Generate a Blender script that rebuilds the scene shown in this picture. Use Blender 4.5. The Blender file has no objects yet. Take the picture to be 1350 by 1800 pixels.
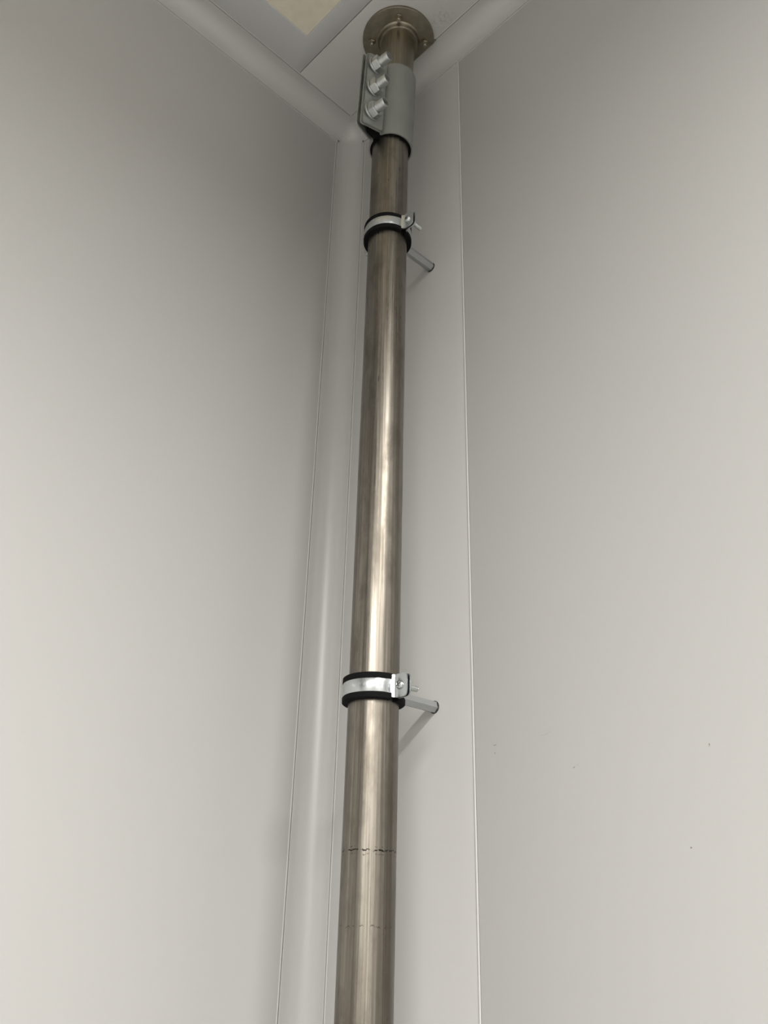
import bpy, bmesh, math, random
from mathutils import Vector, Matrix
random.seed(4)
C = bpy.context.scene.collection
PI = math.pi
Z0 = 1.35                                   # camera height above the floor
H = Z0 + 1.4698                             # ceiling height

# ------------------------------------------------------------------ camera
sc = bpy.context.scene
cd = bpy.data.cameras.new('camera'); cam = bpy.data.objects.new('camera', cd); C.objects.link(cam)
cd.sensor_fit = 'VERTICAL'; cd.sensor_height = 24.0; cd.lens = 24.0 * 1501.77 / 1800.0
cd.clip_start = 0.02; cd.clip_end = 50
YAW, PIT, ROL = 3.954763, 0.459857, 0.025698
fw = Vector((math.cos(PIT)*math.cos(YAW), math.cos(PIT)*math.sin(YAW), math.sin(PIT)))
rt = fw.cross(Vector((0, 0, 1))).normalized(); up = rt.cross(fw)
r2 = math.cos(ROL)*rt + math.sin(ROL)*up; u2 = -math.sin(ROL)*rt + math.cos(ROL)*up
m = Matrix((r2, u2, -fw)).transposed().to_4x4(); m.translation = Vector((0.79038, 0.95955, Z0))
cam.matrix_world = m
sc.camera = cam

# ------------------------------------------------------------------ world, exposure (a closed room: lamps do the work)
w = bpy.data.worlds.new('world'); sc.world = w; w.use_nodes = True
w.node_tree.nodes['Background'].inputs[0].default_value = (0.8, 0.82, 0.85, 1)
w.node_tree.nodes['Background'].inputs[1].default_value = 0.02
sc.view_settings.view_transform = 'Standard'; sc.view_settings.look = 'None'
sc.view_settings.gamma = 1.0; sc.view_settings.exposure = 0.0
sc.view_settings.use_curve_mapping = False
# lit ceiling panels of the room: (x, y, size x, size y, watts); prismatic lenses cut the light off towards the ceiling
SPREAD = math.radians(164)
LIT = [(0.76, 1.96, 0.40, 0.16, 50.0), (2.70, 2.05, 1.80, 0.40, 98.0), (4.05, 3.30, 2.00, 1.80, 265.0), (2.30, 4.55, 2.00, 1.40, 165.0)]
for cx, cy, a, b, pw in LIT:
    ld = bpy.data.lights.new('panel_lamp', 'AREA'); ld.shape = 'RECTANGLE'; ld.size = a; ld.size_y = b
    ld.energy = pw; ld.color = (1.0, 0.970, 0.930); ld.spread = SPREAD
    lo = bpy.data.objects.new('panel_lamp', ld); C.objects.link(lo); lo.location = (cx, cy, H-0.0095)

# ------------------------------------------------------------------ materials
class NT:
    def __init__(s, name):
        s.m = bpy.data.materials.new(name); s.m.use_nodes = True
        s.t = s.m.node_tree; s.b = s.t.nodes['Principled BSDF']
    def n(s, typ, **kw):
        x = s.t.nodes.new(typ)
        for k, v in kw.items(): setattr(x, k, v)
        return x
    def l(s, a, b): s.t.links.new(a, b)
    def inp(s, **kw):
        for k, v in kw.items(): s.b.inputs[k.replace('_', ' ')].default_value = v
    def coord(s, scale):
        tc = s.n('ShaderNodeTexCoord'); mp = s.n('ShaderNodeMapping')
        s.l(tc.outputs['Object'], mp.inputs[0]); mp.inputs['Scale'].default_value = scale
        return mp.outputs[0]
    def noise(s, scale, detail=3, rough=0.5, sc=1.0):
        x = s.n('ShaderNodeTexNoise'); x.inputs['Scale'].default_value = sc
        x.inputs['Detail'].default_value = detail; x.inputs['Roughness'].default_value = rough
        s.l(s.coord(scale), x.inputs['Vector']); return x.outputs[0]
    def ramp(s, fac, stops):
        x = s.n('ShaderNodeValToRGB'); e = x.color_ramp.elements
        while len(e) < len(stops): e.new(0.5)
        for q, (p, c) in zip(e, stops):
            q.position = p; q.color = (c, c, c, 1) if isinstance(c, (int, float)) else (*c, 1)
        s.l(fac, x.inputs[0]); return x.outputs[0]
    def mix(s, fac, a, b, mode='MIX'):
        x = s.n('ShaderNodeMix', data_type='RGBA', blend_type=mode)
        for i, v in ((0, fac), (6, a), (7, b)):
            if isinstance(v, (int, float)): x.inputs[i].default_value = v
            elif isinstance(v, tuple): x.inputs[i].default_value = (*v, 1)
            else: s.l(v, x.inputs[i])
        return x.outputs[2]
    def math(s, op, a, b=0.0, c=0.0):
        x = s.n('ShaderNodeMath', operation=op)
        for i, v in enumerate((a, b, c)):
            if isinstance(v, (int, float)): x.inputs[i].default_value = v
            else: s.l(v, x.inputs[i])
        return x.outputs[0]
    def bump(s, h, strength, dist):
        x = s.n('ShaderNodeBump'); x.inputs['Strength'].default_value = strength; x.inputs['Distance'].default_value = dist
        s.l(h, x.inputs['Height']); s.l(x.outputs[0], s.b.inputs['Normal'])

def paint(name, col, rough, spec=0.5, grain=0.15, var=0.03):
    t = NT(name)
    big = t.noise((1.5, 1.5, 1.5), 3)
    c = t.mix(t.ramp(big, [(0.3, 0.0), (0.7, 1.0)]), tuple(v*(1-var) for v in col), col)
    t.l(c, t.b.inputs['Base Color']); t.inp(Roughness=rough, Specular_IOR_Level=spec)
    t.bump(t.noise((420, 420, 420), 2), grain, 0.0002)
    return t.m

def metal(name, col, rough, streak=(300, 300, 2), amt=0.25, met=1.0, bump=0.05):
    t = NT(name)
    s = t.noise(streak, 4, 0.6); b = t.noise((25, 25, 12), 4, 0.6)
    dark = tuple(v*(1-amt) for v in col); lite = tuple(min(1, v*(1+amt)) for v in col)
    c = t.mix(t.ramp(s, [(0.3, 0), (0.7, 1)]), dark, lite)
    c = t.mix(t.ramp(b, [(0.35, 0.0), (0.65, 0.45)]), c, dark)
    t.l(c, t.b.inputs['Base Color']); t.inp(Metallic=met)
    t.l(t.ramp(t.math('ADD', t.math('MULTIPLY', s, 0.5), t.math('MULTIPLY', b, 0.5)), [(0.3, rough*0.8), (0.7, rough*1.25)]), t.b.inputs['Roughness'])
    t.bump(s, bump, 0.0005)
    return t.m

def pipe_material(name):
    t = NT(name)
    fine = t.noise((480, 480, 0.7), 4, 0.6)              # draw lines along the pipe
    wide = t.noise((95, 95, 0.6), 3, 0.6)
    blot = t.noise((38, 38, 14), 5, 0.62)                 # handling stains
    c = t.mix(t.ramp(fine, [(0.33, 0), (0.67, 1)]), (0.198, 0.18, 0.153), (0.315, 0.292, 0.252))
    c = t.mix(t.ramp(wide, [(0.40, 0.65), (0.58, 0.0)]), c, (0.128, 0.114, 0.095))
    c = t.mix(t.ramp(blot, [(0.46, 0.0), (0.64, 0.65)]), c, (0.122, 0.108, 0.088))
    # scribbled saw marks round the pipe and a fine scratch lower down
    tc = t.n('ShaderNodeTexCoord'); sp = t.n('ShaderNodeSeparateXYZ'); t.l(tc.outputs['Object'], sp.inputs[0])
    wob = t.noise((150, 150, 60), 4, 0.7)
    gate = t.noise((210, 210, 30), 3, 0.6)
    for z0, amp, wd, lo, hi, col in ((Z0+0.0808, 0.010, 0.0007, 0.42, 0.50, (0.02, 0.018, 0.016)), (Z0+0.0768, 0.008, 0.0004, 0.50, 0.55, (0.10, 0.09, 0.08)),
                                (Z0+0.0842, 0.006, 0.0003, 0.52, 0.56, (0.08, 0.07, 0.06)), (Z0+0.0075, 0.012, 0.0004, 0.50, 0.56, (0.10, 0.085, 0.07)), (Z0+0.647, 0.006, 0.0005, 0.44, 0.52, (0.22, 0.19, 0.15))):
        zz = t.math('ADD', sp.outputs[2], t.math('MULTIPLY', t.math('SUBTRACT', wob, 0.5), amp))
        d = t.math('ABSOLUTE', t.math('SUBTRACT', zz, z0))
        k = t.math('MULTIPLY', t.math('LESS_THAN', d, wd), t.ramp(gate, [(lo, 0), (hi, 1)]))
        c = t.mix(k, c, col)
    t.l(c, t.b.inputs['Base Color']); t.inp(Metallic=1.0)
    rr = t.math('ADD', t.math('MULTIPLY', fine, 0.5), t.math('MULTIPLY', blot, 0.5))
    t.l(t.ramp(rr, [(0.36, 0.25), (0.64, 0.47)]), t.b.inputs['Roughness'])
    t.bump(t.math('ADD', t.math('MULTIPLY', fine, 0.4), wide), 0.22, 0.0012)
    return t.m

def plain(name, col, rough, met=0.0, spec=0.5):
    t = NT(name)
    c = t.mix(t.noise((60, 60, 60), 3), tuple(v*0.9 for v in col), tuple(v*1.1 for v in col))
    t.l(c, t.b.inputs['Base Color']); t.inp(Roughness=rough, Metallic=met, Specular_IOR_Level=spec)
    return t.m

def ceiling_material():
    t = NT('ceiling_paint')
    big = t.noise((2, 2, 2), 3)
    c = t.mix(t.ramp(big, [(0.3, 0), (0.7, 1)]), (0.56, 0.555, 0.545), (0.58, 0.576, 0.566))
    # grime rubbed on the paint beside the flange
    tc = t.n('ShaderNodeTexCoord'); vd = t.n('ShaderNodeVectorMath', operation='DISTANCE')
    t.l(tc.outputs['Object'], vd.inputs[0]); vd.inputs[1].default_value = (0.058, 0.305, H)
    k = t.math('MULTIPLY', t.ramp(vd.outputs['Value'], [(0.004, 1.0), (0.03, 0.0)]), t.ramp(t.noise((190, 190, 190), 3), [(0.48, 0), (0.7, 0.55)]))
    c = t.mix(k, c, (0.30, 0.27, 0.23))
    t.l(c, t.b.inputs['Base Color']); t.inp(Roughness=0.45)
    t.bump(t.noise((420, 420, 420), 2), 0.12, 0.0002)
    return t.m

M = dict(
    wall=paint('wall_paint', (0.47, 0.468, 0.458), 0.42),
    ceil=ceiling_material(),
    cove=paint('cove_coating', (0.47, 0.468, 0.458), 0.34, 0.6, 0.05),
    bead=paint('sealant', (0.49, 0.488, 0.48), 0.5, 0.5, 0.05),
    floor=paint('floor_vinyl', (0.24, 0.235, 0.228), 0.35),
    pipe=pipe_material('pipe_steel'),
    flange=metal('flange_steel', (0.29, 0.262, 0.205), 0.42, (90, 90, 90), 0.2),
    stub=metal('stub_steel', (0.30, 0.27, 0.21), 0.38, (420, 420, 2), 0.25),
    galv=metal('galvanised_sheet', (0.34, 0.355, 0.338), 0.55, (40, 40, 20), 0.08, 0.75, 0.02),
    zinc=metal('zinc_bolt', (0.55, 0.57, 0.565), 0.33, (120, 120, 120), 0.12),
    bright=metal('bright_zinc', (0.58, 0.61, 0.615), 0.25, (70, 70, 70), 0.08),
    hexm=metal('plated_spacer', (0.43, 0.445, 0.45), 0.34, (60, 200, 200), 0.06, 0.9),
    dull=metal('dull_bolt', (0.36, 0.33, 0.265), 0.4, (80, 80, 80), 0.2),
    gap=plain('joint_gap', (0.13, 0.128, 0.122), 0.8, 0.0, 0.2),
    rubber=plain('black_rubber', (0.005, 0.005, 0.0055), 0.8, 0.0, 0.12),
    dark=plain('dark_gap', (0.03, 0.028, 0.026), 0.7),
    smoke=plain('scuff', (0.22, 0.20, 0.18), 0.7),
    chip=plain('chip', (0.42, 0.40, 0.37), 0.6),
    diff=plain('unlit_diffuser', (0.70, 0.655, 0.54), 0.5),
    frame=paint('light_frame', (0.51, 0.515, 0.515), 0.4),
    lamp=plain('lit_diffuser', (0.85, 0.85, 0.83), 0.4),
    far=paint('far_wall_paint', (0.36, 0.36, 0.35), 0.45),
)

# ------------------------------------------------------------------ helpers
def link(name, verts, faces, mat, parent=None, smooth=False, bevel=0.0, kind=None, angle=40):
    me = bpy.data.meshes.new(name); me.from_pydata([tuple(v) for v in verts], [], faces); me.update()
    bm = bmesh.new(); bm.from_mesh(me); bmesh.ops.recalc_face_normals(bm, faces=bm.faces)
    if bevel > 0:
        es = [e for e in bm.edges if len(e.link_faces) == 2 and e.calc_face_angle(0) > math.radians(angle)]
        bmesh.ops.bevel(bm, geom=es, offset=bevel, segments=2, profile=0.5, affect='EDGES', clamp_overlap=True)
    for f in bm.faces: f.smooth = smooth or bevel > 0
    for e in bm.edges:
        if len(e.link_faces) == 2 and e.calc_face_angle(0) > math.radians(angle): e.smooth = False
    bm.to_mesh(me); bm.free()
    o = bpy.data.objects.new(name, me); C.objects.link(o); me.materials.append(mat)
    if parent:
        o.parent = parent; o.matrix_parent_inverse = parent_matrix(parent).inverted()
    if kind: o['kind'] = kind
    return o
def parent_matrix(o):
    mm = o.matrix_basis.copy()
    if o.parent: mm = parent_matrix(o.parent) @ o.matrix_parent_inverse @ mm
    return mm
def thing(name, label, cat, loc, group=None):
    o = bpy.data.objects.new(name, None); C.objects.link(o); o.location = loc; o.empty_display_size = 0.02
    o['label'] = label; o['category'] = cat
    if group: o['group'] = group
    return o
def box(a, b):
    v = [(x, y, z) for x in (a[0], b[0]) for y in (a[1], b[1]) for z in (a[2], b[2])]
    f = [(0, 1, 3, 2), (4, 6, 7, 5), (0, 4, 5, 1), (2, 3, 7, 6), (0, 2, 6, 4), (1, 5, 7, 3)]
    return v, f
def prism(poly, fn0, fn1):
    """closed 2D outline swept between two placements"""
    n = len(poly); v = [fn0(p) for p in poly] + [fn1(p) for p in poly]
    f = [(i, (i+1) % n, n+(i+1) % n, n+i) for i in range(n)] + [tuple(range(n)), tuple(range(2*n-1, n-1, -1))]
    return v, f
def frame_of(d):
    d = Vector(d).normalized(); a = Vector((0, 0, 1)) if abs(d.z) < 0.9 else Vector((1, 0, 0))
    x = a.cross(d).normalized(); return x, d.cross(x), d
def rod(p0, p1, prof, n=24, phase=0.0):
    """lathe about p0->p1; prof = [(radius, t along in metres)] closed at both ends"""
    p0 = Vector(p0); x, y, d = frame_of(Vector(p1)-p0); v = []; f = []
    for r, t in prof:
        for i in range(n):
            a = 2*PI*i/n + phase; v.append(p0 + d*t + (x*math.cos(a) + y*math.sin(a))*r)
    for k in range(len(prof)-1):
        for i in range(n):
            j = (i+1) % n; f.append((k*n+i, k*n+j, (k+1)*n+j, (k+1)*n+i))
    f.append(tuple(range(n-1, -1, -1))); f.append(tuple(range((len(prof)-1)*n, len(prof)*n)))
    return v, f
def tube(p0, p1, ro, ri, n=64, ch=0.0006):
    p0 = Vector(p0); p1 = Vector(p1); x, y, d = frame_of(p1-p0); L = (p1-p0).length
    prof = [(ri, 0), (ro-ch, 0), (ro, ch), (ro, L-ch), (ro-ch, L), (ri, L)]; v = []; f = []; q = len(prof)
    for r, t in prof:
        for i in range(n):
            a = 2*PI*i/n; v.append(p0 + d*t + (x*math.cos(a) + y*math.sin(a))*r)
    for k in range(q):
        for i in range(n):
            j = (i+1) % n; k2 = (k+1) % q; f.append((k*n+i, k*n+j, k2*n+j, k2*n+i))
    return v, f
def sweep_arc(prof, a0, a1, n, place):
    """closed (r,z) profile swept about an axis; place(r, angle, z) -> point"""
    q = len(prof); v = []; f = []
    for i in range(n+1):
        a = a0 + (a1-a0)*i/n
        for r, z in prof: v.append(place(r, a, z))
    for i in range(n):
        for k in range(q):
            k2 = (k+1) % q; f.append((i*q+k, i*q+k2, (i+1)*q+k2, (i+1)*q+k))
    f.append(tuple(range(q))); f.append(tuple(range((n+1)*q-1, n*q-1, -1)))
    return v, f
def merge(*parts):
    V = []; F = []
    for v, f in parts:
        o = len(V); V += list(v); F += [tuple(i+o for i in q) for q in f]
    return V, F

# ------------------------------------------------------------------ the room
RX, RY = 5.2, 5.6                           # the room beyond the frame
R = 0.0393; RC = 0.0345; T = 0.0014         # cove reach, cove radius, lip thickness
JY = 0.290                                  # panel joint on the right wall

def structure(name, vf, mat, label, cat, **k):
    o = link(name, *vf, mat, kind='structure', **k); o['label'] = label; o['category'] = cat; return o

floor = structure('floor', box((-0.06, -0.06, -0.06), (RX+0.06, RY+0.06, 0)), M['floor'], 'grey vinyl floor of the room below the frame', 'floor')
ceiling = structure('ceiling', box((-0.06, -0.06, H+0.02), (RX+0.06, RY+0.06, H+0.08)), M['ceil'], 'flat pale grey ceiling with thin panel joint behind the pipe', 'ceiling')
wl = structure('wall_left', box((0, -0.06, 0), (RX, -0.01, H+0.02)), M['wall'], 'smooth off-white panel wall to the left of the pipe', 'wall')
wr = structure('wall_right', box((-0.06, 0, 0), (-0.01, RY, H+0.02)), M['wall'], 'off-white panel wall behind and right of the pipe, with sealed vertical joint', 'wall')
structure('wall_far', box((RX, 0, 0), (RX+0.06, RY, H+0.02)), M['far'], 'grey wall at the far left side of the room', 'wall')
structure('wall_back', box((0, RY, 0), (RX, RY+0.06, H+0.02)), M['far'], 'grey wall behind the camera', 'wall')
# wall panels with thin open joints
g = 0.0011
edges = [0.0, 1.19, 2.38, 3.57, 4.76, RX]
for a, b in zip(edges, edges[1:]):
    link('panel', *box((a+g if a else 0, -0.0105, 0.001), (b-g, 0, H+0.01)), M['wall'], wl, bevel=0.0006)
edges = [0.0, JY, JY+1.19, JY+2.38, JY+3.57, RY]
for a, b in zip(edges, edges[1:]):
    link('panel', *box((-0.0105, a+g if a else 0, 0.001), (0, b-g, H+0.01)), M['wall'], wr, bevel=0.0006)
def bead_profile(w, h, n=8): return [(-w/2 + w*i/n, h*math.sin(PI*i/n)**0.7 if 0 < i < n else 0.0) for i in range(n+1)] + [(w/2, -0.0006), (-w/2, -0.0006)]
for y in edges[1:-1]:
    link('joint_strip', *prism(bead_profile(0.0030, 0.0009), lambda p: (p[1], y-0.0009+p[0], 0.002), lambda p: (p[1], y-0.0009+p[0], H-R)), M['bead'], wr, smooth=True)

# ceiling panels: one narrow strip by the right wall, the light module, then the rest
FX0, FY1, FX1 = 0.1730, 0.8200, 0.8800
def cpanel(x0, y0, x1, y1): link('panel', *box((x0, y0, H), (x1, y1, H+0.0205)), M['ceil'], ceiling, bevel=0.0005)
cpanel(0.0, 0.0, FX0-0.0007, RY)
cpanel(FX0+0.0007, FY1+0.0007, FX1, RY)
cpanel(FX1+0.0014, 0.0, 2.6, RY); cpanel(2.6014, 0.0, RX, RY)

# coves: concave quarter-round trims with thin lips, sealed along their edges
arc = [(RC - (RC-T)*math.sin(PI/2*i/16), RC - (RC-T)*math.cos(PI/2*i/16)) for i in range(17)]
cove = [(0, 0), (R, 0), (R, T*0.8), (R-0.0006, T)] + arc + [(T, R-0.0006), (T*0.8, R), (0, R)]
t1 = structure('trim_1', prism(cove, lambda p: (p[0], p[1], 0.0), lambda p: (p[0], p[1], H-RC)), M['cove'], 'glossy white coved trim rising up the corner left of the pipe', 'cove trim', smooth=True, angle=25)
t2 = structure('trim_2', prism(cove, lambda p: (RC, p[0], H-p[1]), lambda p: (RX, p[0], H-p[1])), M['cove'], 'white coved trim between ceiling and left wall', 'cove trim', smooth=True, angle=25)
t3 = structure('trim_3', prism(cove, lambda p: (p[0], RC, H-p[1]), lambda p: (p[0], RY, H-p[1])), M['cove'], 'white coved trim between ceiling and right wall, meeting the cut flange', 'cove trim', smooth=True, angle=25)
# ball corner where the three coves meet
N = 12; rs = RC-T; v = []; f = []
for i in range(N+1):
    th = PI/2*i/N
    for j in range(N+1):
        ph = PI/2*j/N
        v.append((RC - rs*math.cos(th)*math.cos(ph), RC - rs*math.cos(th)*math.sin(ph), H-RC + rs*math.sin(th)))
for i in range(N):
    for j in range(N):
        k = i*(N+1)+j
        if i == N-1: f.append((k, k+1, k+N+1))
        else: f.append((k, k+1, k+N+2, k+N+1))
structure('trim_4', merge((v, f), box((RC-0.0035, RC-0.0035, H-T-0.0003), (R, R, H))), M['cove'], 'ball-shaped white corner cap where the three coved trims meet', 'corner cap', smooth=True)
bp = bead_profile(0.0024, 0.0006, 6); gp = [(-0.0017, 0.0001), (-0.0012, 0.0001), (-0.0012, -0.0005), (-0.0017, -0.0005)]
def beadline(parent, p0, p1, along, out):
    along = Vector(along); out = Vector(out); p0 = Vector(p0); p1 = Vector(p1); p0 = p0 + (p1-p0).normalized()*0.001
    link('sealant_bead', *prism(bp, lambda p: p0+along*p[0]+out*p[1], lambda p: p1+along*p[0]+out*p[1]), M['bead'], parent, smooth=True)
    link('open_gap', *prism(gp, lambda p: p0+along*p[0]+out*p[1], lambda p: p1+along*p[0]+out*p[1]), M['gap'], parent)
q = R+0.0017
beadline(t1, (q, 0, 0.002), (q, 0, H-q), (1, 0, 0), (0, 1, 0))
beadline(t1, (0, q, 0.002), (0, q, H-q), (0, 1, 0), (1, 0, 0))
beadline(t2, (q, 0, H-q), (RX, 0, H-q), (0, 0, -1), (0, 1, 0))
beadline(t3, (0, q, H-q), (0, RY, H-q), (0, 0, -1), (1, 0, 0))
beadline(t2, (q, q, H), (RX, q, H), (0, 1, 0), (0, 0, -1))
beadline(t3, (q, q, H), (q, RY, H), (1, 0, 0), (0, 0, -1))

# ------------------------------------------------------------------ ceiling light panels
def ring(x0, y0, x1, y1, ix0, iy0, ix1, iy1, z0, z1):
    v = []; f = []
    for z in (z0, z1):
        v += [(x0, y0, z), (x1, y0, z), (x1, y1, z), (x0, y1, z), (ix0, iy0, z), (ix1, iy0, z), (ix1, iy1, z), (ix0, iy1, z)]
    for i in range(4):
        j = (i+1) % 4
        f += [(i, j, 4+j, 4+i), (8+i, 12+i, 12+j, 8+j), (i, 8+i, 8+j, j), (4+i, 4+j, 12+j, 12+i)]
    return v, f
L0 = thing('ceiling_light', 'unlit cream ceiling light panel in a grey frame, beside the pipe flange', 'light panel', (0.5, 0.4, H))
link('light_frame', *ring(FX0+0.0007, 0.0, FX1-0.0007, FY1-0.0007, 0.2100, 0.1085, 0.84, 0.75, H, H+0.0195), M['frame'], L0, bevel=0.0005)
link('diffuser', *box((0.2105, 0.109, H+0.0025), (0.8395, 0.7495, H+0.009)), M['diff'], L0)
names = ['short one near the right wall', 'long one in the middle of the room', 'wide one by the far wall', 'wide one by the back wall']
for (cx, cy, a, b, pw), nm in zip(LIT, names):
    o = thing('ceiling_light', 'lit white ceiling light panel outside the frame, ' + nm, 'light panel', (cx, cy, H), 'lit light panels of the room')
    link('light_frame', *ring(cx-a/2-0.04, cy-b/2-0.04, cx+a/2+0.04, cy+b/2+0.04, cx-a/2, cy-b/2, cx+a/2, cy+b/2, H-0.012, H), M['frame'], o)
    link('diffuser', *box((cx-a/2, cy-b/2, H-0.008), (cx+a/2, cy+b/2, H-0.002)), M['lamp'], o)

# ------------------------------------------------------------------ the pipe
PR = 0.03015
def pax(z):                                   # pipe axis (leans a few millimetres), z above the floor
    return Vector((0.107485 - 0.0079167*(z-Z0), 0.227483 - 0.0060698*(z-Z0)))
def p3(z): a = pax(z); return Vector((a.x, a.y, z))
def sax(z):                                   # axis of the stub and the coupling sleeve above
    a = pax(Z0+1.16); b = Vector((0.0880, 0.2231)); k = (z-Z0-1.16)/(1.4698-1.16)
    return a + (b-a)*k
def s3(z): a = sax(z); return Vector((a.x, a.y, z))
PTOP = Z0+1.255
pipe = link('steel_pipe', *tube(p3(0.0), p3(PTOP), PR, PR-0.0025, 96), M['pipe'], smooth=True, angle=30)
pipe['label'] = 'long brushed stainless steel pipe running up the wall corner'; pipe['category'] = 'pipe'

# ------------------------------------------------------------------ ceiling flange with its stub
fc = Vector((0.0880, 0.2231)); FR = 0.0650; cut = R+0.0004
fl = thing('ceiling_flange', 'round brownish steel ceiling flange with bolts and welded pipe stub', 'flange', (fc.x, fc.y, H))
def disc(rad, extra=0.0):
    pts = []
    for i in range(128):
        a = 2*PI*i/128; pts.append((fc.x+rad*math.cos(a), fc.y+rad*math.sin(a)))
    out = []
    for i, p in enumerate(pts):
        qn = pts[(i+1) % 128]
        if p[0] >= cut: out.append(p)
        if (p[0] >= cut) != (qn[0] >= cut):
            k = (cut-p[0])/(qn[0]-p[0]); out.append((cut, p[1]+k*(qn[1]-p[1])))
    return out
link('flange_plate', *prism(disc(FR), lambda p: (p[0], p[1], H-0.0001), lambda p: (p[0], p[1], H-0.006)), M['flange'], fl, bevel=0.0012, angle=50)
col = [(0.0400, 0.0055), (0.0385, 0.0062), (0.0368, 0.0085), (0.0360, 0.0115), (0.0354, 0.0150), (0.0345, 0.0163), (0.0330, 0.0166), (0.0305, 0.0164)]
hub = (fc.x-0.0006, fc.y+0.0008)
link('collar', *rod((*hub, H), (*hub, H-0.1), col, 64), M['flange'], fl, smooth=True)
link('stub_pipe', *tube(s3(PTOP+0.004), s3(H-0.006), PR, PR-0.0025, 64), M['stub'], fl, smooth=True, angle=30)
for k in range(4):
    a = math.radians(46+90*k); bx, by = fc.x+0.0483*math.cos(a), fc.y+0.0483*math.sin(a)
    bo = link('bolt', *rod((bx, by, H-0.004), (bx, by, H-0.1), [(0.0033, 0), (0.0033, 0.0125), (0.0026, 0.0135)], 16), M['dull'], fl, smooth=True, angle=30)
    link('nut', *rod((bx, by, H-0.0058), (bx, by, H-0.1), [(0.0062, 0), (0.0064, 0.0006), (0.0064, 0.0042), (0.0058, 0.005)], 6, k), M['flange'], bo)
# stray lip of sealant squeezed out at the cut corner of the flange
yc = fc.y + math.sqrt(FR**2-(cut-fc.x)**2)
link('sealant_lip', *prism([(cut, yc-0.004), (cut, yc+0.0065), (cut+0.002, yc+0.0055), (cut+0.005, yc+0.0005), (cut+0.009, yc-0.001)], lambda p: (p[0], p[1], H-0.0005), lambda p: (p[0], p[1], H-0.005)), M['flange'], fl, bevel=0.0006)

# ------------------------------------------------------------------ sheet-steel coupling sleeve with three bolts
BE = math.radians(5.0); ev = Vector((math.cos(BE), math.sin(BE))); nv = Vector((-math.sin(BE), math.cos(BE)))
SZ0, SZ1 = Z0+1.1760, Z0+1.3520; SRI = 0.0342; ST = 0.0020
cc = thing('pipe_coupling', 'grey sheet-steel coupling sleeve joining the pipe to the flange stub, three bolts', 'pipe coupling', s3(SZ0))
def sl(e, d, z): a = sax(z); b = a + ev*e + nv*d; return (b.x, b.y, z)
# sheet path (e, d): far ear -> round the back and front -> near ear
rm = SRI+ST/2; path = []
def ear(sgn):
    k = 0.0 if sgn < 0 else 0.0030
    return [(0.0815-k, 0.0026*sgn), (0.0805-k, 0.0028*sgn), (0.0790-k, 0.0031*sgn), (0.0760-k, 0.0036*sgn), (0.0690, 0.0052*sgn), (0.0500, 0.0092*sgn), (0.0400, 0.0112*sgn), (0.0384, 0.0110*sgn), (0.0368, 0.0092*sgn), (0.0352, 0.0086*sgn), (0.0338, 0.0104*sgn), (0.0322, 0.0148*sgn)]
path += ear(-1)
a_s = math.radians(30)
for i in range(57):
    a = -a_s - (2*PI-2*a_s)*i/56
    path.append((rm*math.cos(a), rm*math.sin(a)))
path += ear(1)[::-1]
def sheet(path, t, place, zs):
    """sheet of thickness t along an open 2D path; zs[i] = (z0, z1) per station"""
    n = len(path); v = []; f = []
    for i, p in enumerate(path):
        a = path[max(0, i-1)]; b = path[min(n-1, i+1)]
        tx, ty = b[0]-a[0], b[1]-a[1]; L = math.hypot(tx, ty); nx, ny = -ty/L, tx/L
        for s, k in ((1, 0), (1, 1), (-1, 1), (-1, 0)): v.append(place(p[0]+nx*t/2*s, p[1]+ny*t/2*s, zs[i][k]))
    for i in range(n-1):
        for k in range(4):
            k2 = (k+1) % 4; f.append((i*4+k, i*4+k2, i*4+4+k2, i*4+4+k))
    f.append((0, 1, 2, 3)); f.append(tuple((n-1)*4+k for k in (3, 2, 1, 0)))
    return v, f
zs = []
for e, d in path:
    e2 = e if d < 0 else e+0.003; k = max(0.0, (e2-0.0755)/0.006); ins = 0.006*(1-math.sqrt(max(0, 1-k*k))) if k > 0 else 0.0
    sk = max(0.0, (e-0.033)/0.047)
    zs.append((SZ0-0.008*sk+ins, SZ1-0.008*sk-ins))
link('sleeve', *sheet(path, ST, sl, zs), M['galv'], cc, smooth=True, angle=35)
# flat stiffener riveted on the near ear, standing clear of the bend
pl = [(0.0380, 0.0140), (0.0420, 0.0132), (0.0530, 0.0112), (0.0690, 0.0078), (0.0730, 0.0069), (0.0750, 0.0064), (0.0762, 0.0061)]
pz = []
for i, (e, d) in enumerate(pl):
    sk = (e-0.033)/0.047; ins = (0.0035 if i == 0 else 0.0015 if i < 4 else (0.0022, 0.0035, 0.0060)[i-4])
    pz.append((SZ0-0.008*sk+ins, SZ1-0.008*sk-ins))
link('ear_plate', *sheet(pl, 0.0022, sl, pz), M['galv'], cc, smooth=True, angle=35)
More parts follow.
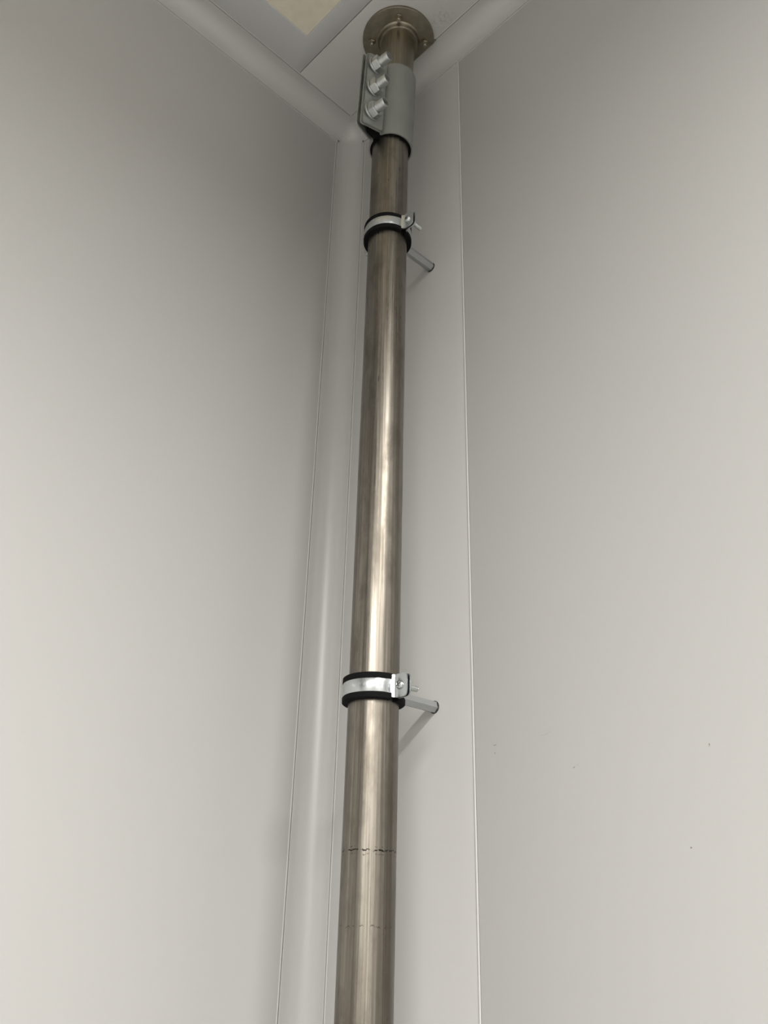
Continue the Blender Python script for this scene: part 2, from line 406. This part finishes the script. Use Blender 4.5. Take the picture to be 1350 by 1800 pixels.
# rubber liner inside, with a lip squeezed towards the ear gap
lin = [(PR+0.0001, SZ0+0.0015), (SRI-0.0001, SZ0+0.0015), (SRI-0.0001, SZ1-0.0015), (PR+0.0001, SZ1-0.0015)]
link('rubber_liner', *sweep_arc(lin, math.radians(6), math.radians(354), 64, lambda r, a, z: sl(r*math.cos(a), r*math.sin(a), z)), M['rubber'], cc, smooth=True, angle=35)
pad = [(PR+0.0006, -0.0080), (0.0320, -0.0074), (0.0400, -0.0070), (0.0520, -0.0066), (0.0560, -0.0030), (0.0560, 0.0030), (0.0520, 0.0066), (0.0400, 0.0070), (0.0320, 0.0074), (PR+0.0006, 0.0080)]
link('rubber_filler', *prism(pad, lambda p: sl(p[0], p[1], SZ0+0.0025), lambda p: sl(p[0], p[1], SZ1-0.002)), M['rubber'], cc)
def hexa(p0, d, af, h, phase):
    r = af/math.sqrt(3); p0 = Vector(p0); d = Vector(d)
    return rod(p0, p0+d, [(r*0.94, 0), (r, 0.0007), (r, h-0.0009), (r*0.9, h)], 6, phase)
nd = Vector((nv.x, nv.y, 0))
for i, bz in enumerate((1.3150, 1.2575, 1.2000)):
    z = Z0+bz; face = 0.0106
    base = Vector(sl(0.0635, 0, z))
    bo = link('bolt', *rod(base-nd*0.0085, base+nd, [(0.0078, 0), (0.0080, 0.001), (0.0080, 0.0490), (0.0068, 0.0510)], 24), M['zinc'], cc, smooth=True, angle=30)
    link('bolt_head', *rod(base-nd*0.0115, base+nd, [(0.0085, 0), (0.0105, 0.0012), (0.0110, 0.0034)], 24), M['zinc'], bo, smooth=True, angle=30)
    link('washer', *rod(base+nd*face, base+nd, [(0.0148, 0), (0.0150, 0.0006), (0.0150, 0.0022), (0.0144, 0.0028)], 32), M['zinc'], bo, smooth=True, angle=30)
    link('nut', *hexa(base+nd*(face+0.0028), nd, 0.0235, 0.0115, 0.42+0.12*i), M['zinc'], bo)
    # thread crests on the bare bolt end
    for k in range(8):
        t0 = 0.0262+0.0021*k
        link('thread', *rod(base+nd*t0, base+nd, [(0.0078, 0), (0.00835, 0.0008), (0.0078, 0.0016)], 20), M['zinc'], bo, smooth=True)

# ------------------------------------------------------------------ rubber-lined pipe clamps with spacer rods to the wall
def clamp(z, label):
    z += Z0; a = pax(z)
    o = thing('pipe_clamp', label, 'pipe clamp', (a.x, a.y, z), 'rubber-lined clamps on the pipe')
    def P(x, y, zz): return (a.x+x, a.y+y, z+zz)
    def pol(r, an, zz): return P(r*math.cos(an), r*math.sin(an), zz)
    prof = [(PR+0.0001, -0.0152), (0.0362, -0.0152), (0.0374, -0.0142), (0.0376, -0.0090), (0.0366, -0.0074), (0.0345, -0.0072),
            (0.0345, 0.0072), (0.0366, 0.0074), (0.0376, 0.0090), (0.0374, 0.0142), (0.0362, 0.0152), (PR+0.0001, 0.0152)]
    link('rubber_lining', *sweep_arc(prof, math.radians(-84), math.radians(82), 40, pol), M['rubber'], o, smooth=True, angle=35)
    link('rubber_lining', *sweep_arc(prof, math.radians(98), math.radians(264), 40, pol), M['rubber'], o, smooth=True, angle=35)
    # band halves: bulged strip that widens into a flat ear with a rounded end
    def half(sgn):
        rb = 0.0358; pts = []
        x0 = 0.0028 if sgn > 0 else -0.0012
        def flip(x, y): return (x if sgn > 0 else -x, y)
        for i in range(37):
            an = math.radians(-80+160*i/36); x, y = flip(rb*math.cos(an), rb*math.sin(an))
            pts.append((x, y, 0.0154 if abs(an) < math.radians(66) else 0.0154+0.0100*((abs(math.degrees(an))-66)/14)**1.3, 1.0 if abs(an) < 1.0 else 0.0))
        right = [(0.0062*sgn if sgn > 0 else -0.0046, 0.0372, 0.026, 0), (x0+0.0014*sgn, 0.0390, 0.0268, 0), (x0, 0.0415, 0.0272, 0), (x0, 0.0460, 0.0274, 0), (x0, 0.0520, 0.0274, 0)]
        if sgn > 0: right += [(x0, 0.0545, 0.0266, 0), (x0, 0.0562, 0.0248, 0), (x0, 0.0572, 0.0225, 0), (x0, 0.0577, 0.0190, 0)]
        else: right += [(x0, 0.0560, 0.0268, 0), (x0, 0.0580, 0.0240, 0), (x0, 0.0592, 0.0190, 0), (x0, 0.0596, 0.0140, 0)]
        left = [(0.0062*sgn if sgn > 0 else -0.0046, -0.0372, 0.021, 0), (x0, -0.0395, 0.019, 0), (x0, -0.0460, 0.018, 0), (x0, -0.0490, 0.016, 0), (x0, -0.0500, 0.012, 0)]
        pts = left[::-1] + pts + right
        t = 0.0019; V = []; F = []; n = len(pts); vs = (-1, -0.72, -0.36, 0, 0.36, 0.72, 1); q = 2*len(vs)
        for i, (x, y, h, bu) in enumerate(pts):
            b0 = pts[max(0, i-1)]; b1 = pts[min(n-1, i+1)]; tx, ty = b1[0]-b0[0], b1[1]-b0[1]; L = math.hypot(tx, ty)
            nx, ny = ty/L, -tx/L
            if sgn < 0: nx, ny = -nx, -ny
            for s in vs:
                k = t/2 + 0.0011*bu*(1-s*s) + 0.0004*(1-bu)*(1-s**4)
                V.append(P(x+nx*k, y+ny*k, s*h/2))
            for s in reversed(vs): V.append(P(x-nx*t/2, y-ny*t/2, s*h/2))
        for i in range(n-1):
            for k in range(q):
                k2 = (k+1) % q; F.append((i*q+k, i*q+k2, (i+1)*q+k2, (i+1)*q+k))
        F.append(tuple(range(q))); F.append(tuple(range(n*q-1, (n-1)*q-1, -1)))
        return V, F
    fb = link('band', *half(1), M['bright'], o, smooth=True, angle=50); link('band', *half(-1), M['bright'], o, smooth=True, angle=50)
    # worn stamped marks on the front band (too worn to read)
    rnd = random.Random(7)
    for i in range(11):
        an = math.radians(4+3.0*i); hz = rnd.uniform(0.0012, 0.0030); tilt = rnd.uniform(-0.5, 0.5)
        c = Vector(pol(0.03762, an, rnd.uniform(-0.0005, 0.0012))); tg = Vector((-math.sin(an), math.cos(an), 0)); up_ = Vector((0, 0, 1)); ou = Vector((math.cos(an), math.sin(an), 0))
        d = (up_+tg*tilt).normalized(); s = d.cross(ou)
        vv, ff = prism([(-0.00028, -hz), (0.00028, -hz), (0.00028, hz), (-0.00028, hz)], lambda p: c-ou*0.0004+s*p[0]+d*p[1], lambda p: c+ou*0.00028+s*p[0]+d*p[1])
        link('stamped_mark', vv, ff, M['bright'], fb)
    # clamping screw with cross-slotted pan head, and the nut plate behind
    sy = 0.0478
    sr = link('screw', *rod(P(0.0036, sy, 0), P(-0.1, sy, 0), [(0.0030, 0), (0.0030, 0.0272), (0.0024, 0.0284)], 18), M['zinc'], o, smooth=True, angle=30)
    head = [(0.0053, 0), (0.0054, 0.0008), (0.0050, 0.0021), (0.0040, 0.0029), (0.0024, 0.0034), (0.0008, 0.0036)]
    link('screw_head', *rod(P(0.0038, sy, 0), P(0.1, sy, 0), head, 24), M['bright'], sr, smooth=True)
    for an in (0.5, 0.5+PI/2):
        ca, sa = math.cos(an), math.sin(an)
        link('cross_slot', *prism([(-0.0028, -0.0005), (0.0028, -0.0005), (0.0028, 0.0005), (-0.0028, 0.0005)],
             lambda p: P(0.0060, sy+p[0]*ca-p[1]*sa, p[0]*sa+p[1]*ca), lambda p: P(0.00755, sy+p[0]*ca-p[1]*sa, p[0]*sa+p[1]*ca)), M['dark'], sr)
    for k in range(7):
        link('thread', *rod(P(-0.0085-0.0024*k, sy, 0), P(-0.1, sy, 0), [(0.0029, 0), (0.00325, 0.0007), (0.0029, 0.0014)], 14), M['zinc'], sr, smooth=True)
    hs = link('hinge_pin', *rod(P(0.0010, -0.0455, -0.0100), P(0.0010, -0.0455, 0.1), [(0.0026, 0), (0.0028, 0.0006), (0.0028, 0.0192), (0.0026, 0.02)], 14), M['zinc'], o, smooth=True, angle=30)
    # hexagonal spacer from the back band to the wall
    ph = math.radians(30-16)
    sp = link('spacer_rod', *hexa(P(-0.0362, 0, 0.0015), (-1, 0, 0), 0.0135, a.x-0.0362-0.0010, ph), M['hexm'], o)
    link('wall_gap_ring', *rod((0.0, a.y, z+0.0015), (1, a.y, z+0.0015), [(0.0081, 0), (0.0081, 0.0008), (0.0076, 0.0011)], 24), M['dark'], sp, smooth=True, angle=30)  # dark-coloured ring stands in for the black gap where rod meets wall
    return o
clamp(0.9835, 'upper rubber-lined zinc pipe clamp, nearer the ceiling, on a spacer rod from wall')
clamp(0.2580, 'lower rubber-lined zinc pipe clamp, at chest height, on a spacer rod from wall')

# ------------------------------------------------------------------ small nicks in the paint of the right wall
MARKS = [  # (y, z above the camera, length, height, tilt, material)
    (0.3673, 0.3189, 0.0030, 0.0022, -0.6, 'chip'), (0.3213, 0.2005, 0.0052, 0.0007, 0.05, 'smoke'), (0.3209, 0.1915, 0.0016, 0.0012, 0.3, 'smoke'),
    (0.4273, 0.1641, 0.0030, 0.0008, 0.5, 'smoke'), (0.4310, 0.1665, 0.0040, 0.0004, 0.4, 'chip'), (0.5802, 0.1690, 0.0010, 0.0024, 0.1, 'smoke'), (0.5798, 0.1672, 0.0020, 0.0012, 0.0, 'chip'),
    (0.5835, 0.1356, 0.0016, 0.0016, 0.0, 'bead'), (0.5485, 0.0791, 0.0018, 0.0017, 0.0, 'smoke')]
def nick(parent, y, z, a, b, tilt, mat):
    ca, sa = math.cos(tilt), math.sin(tilt)
    pts = [(a/2*math.cos(2*PI*i/8)*(1+0.25*math.sin(3*i)), b/2*math.sin(2*PI*i/8)) for i in range(8)]
    link('paint_nick', *prism(pts, lambda p: (-0.0004, y+p[0]*ca-p[1]*sa, Z0+z+p[0]*sa+p[1]*ca), lambda p: (0.0002, y+p[0]*ca-p[1]*sa, Z0+z+p[0]*sa+p[1]*ca)), M[mat], parent)
for y, z, a, b, tl, mt in MARKS: nick(wr, y, z, a, b, tl, mt)
for i in range(6):                            # short curved scratch
    nick(wr, 0.3870+0.0022*i, 0.2030+0.00012*(i-1)**2, 0.0026, 0.0004, 0.1*(i-1), 'chip')
# dark dent in the pipe wall
dz = Z0+0.690; an = math.radians(34); dc = p3(dz); ou = Vector((math.cos(an), math.sin(an), 0)); tg = Vector((-ou.y, ou.x, 0))
link('dent', *prism([(-0.0006, -0.004), (0.0003, -0.005), (0.0009, 0.0), (0.0004, 0.006), (-0.0004, 0.004)], lambda p: dc+ou*(PR-0.0006)+tg*p[0]+Vector((0, 0, p[1])), lambda p: dc+ou*(PR+0.0001)+tg*p[0]+Vector((0, 0, p[1]))), M['dark'], pipe)
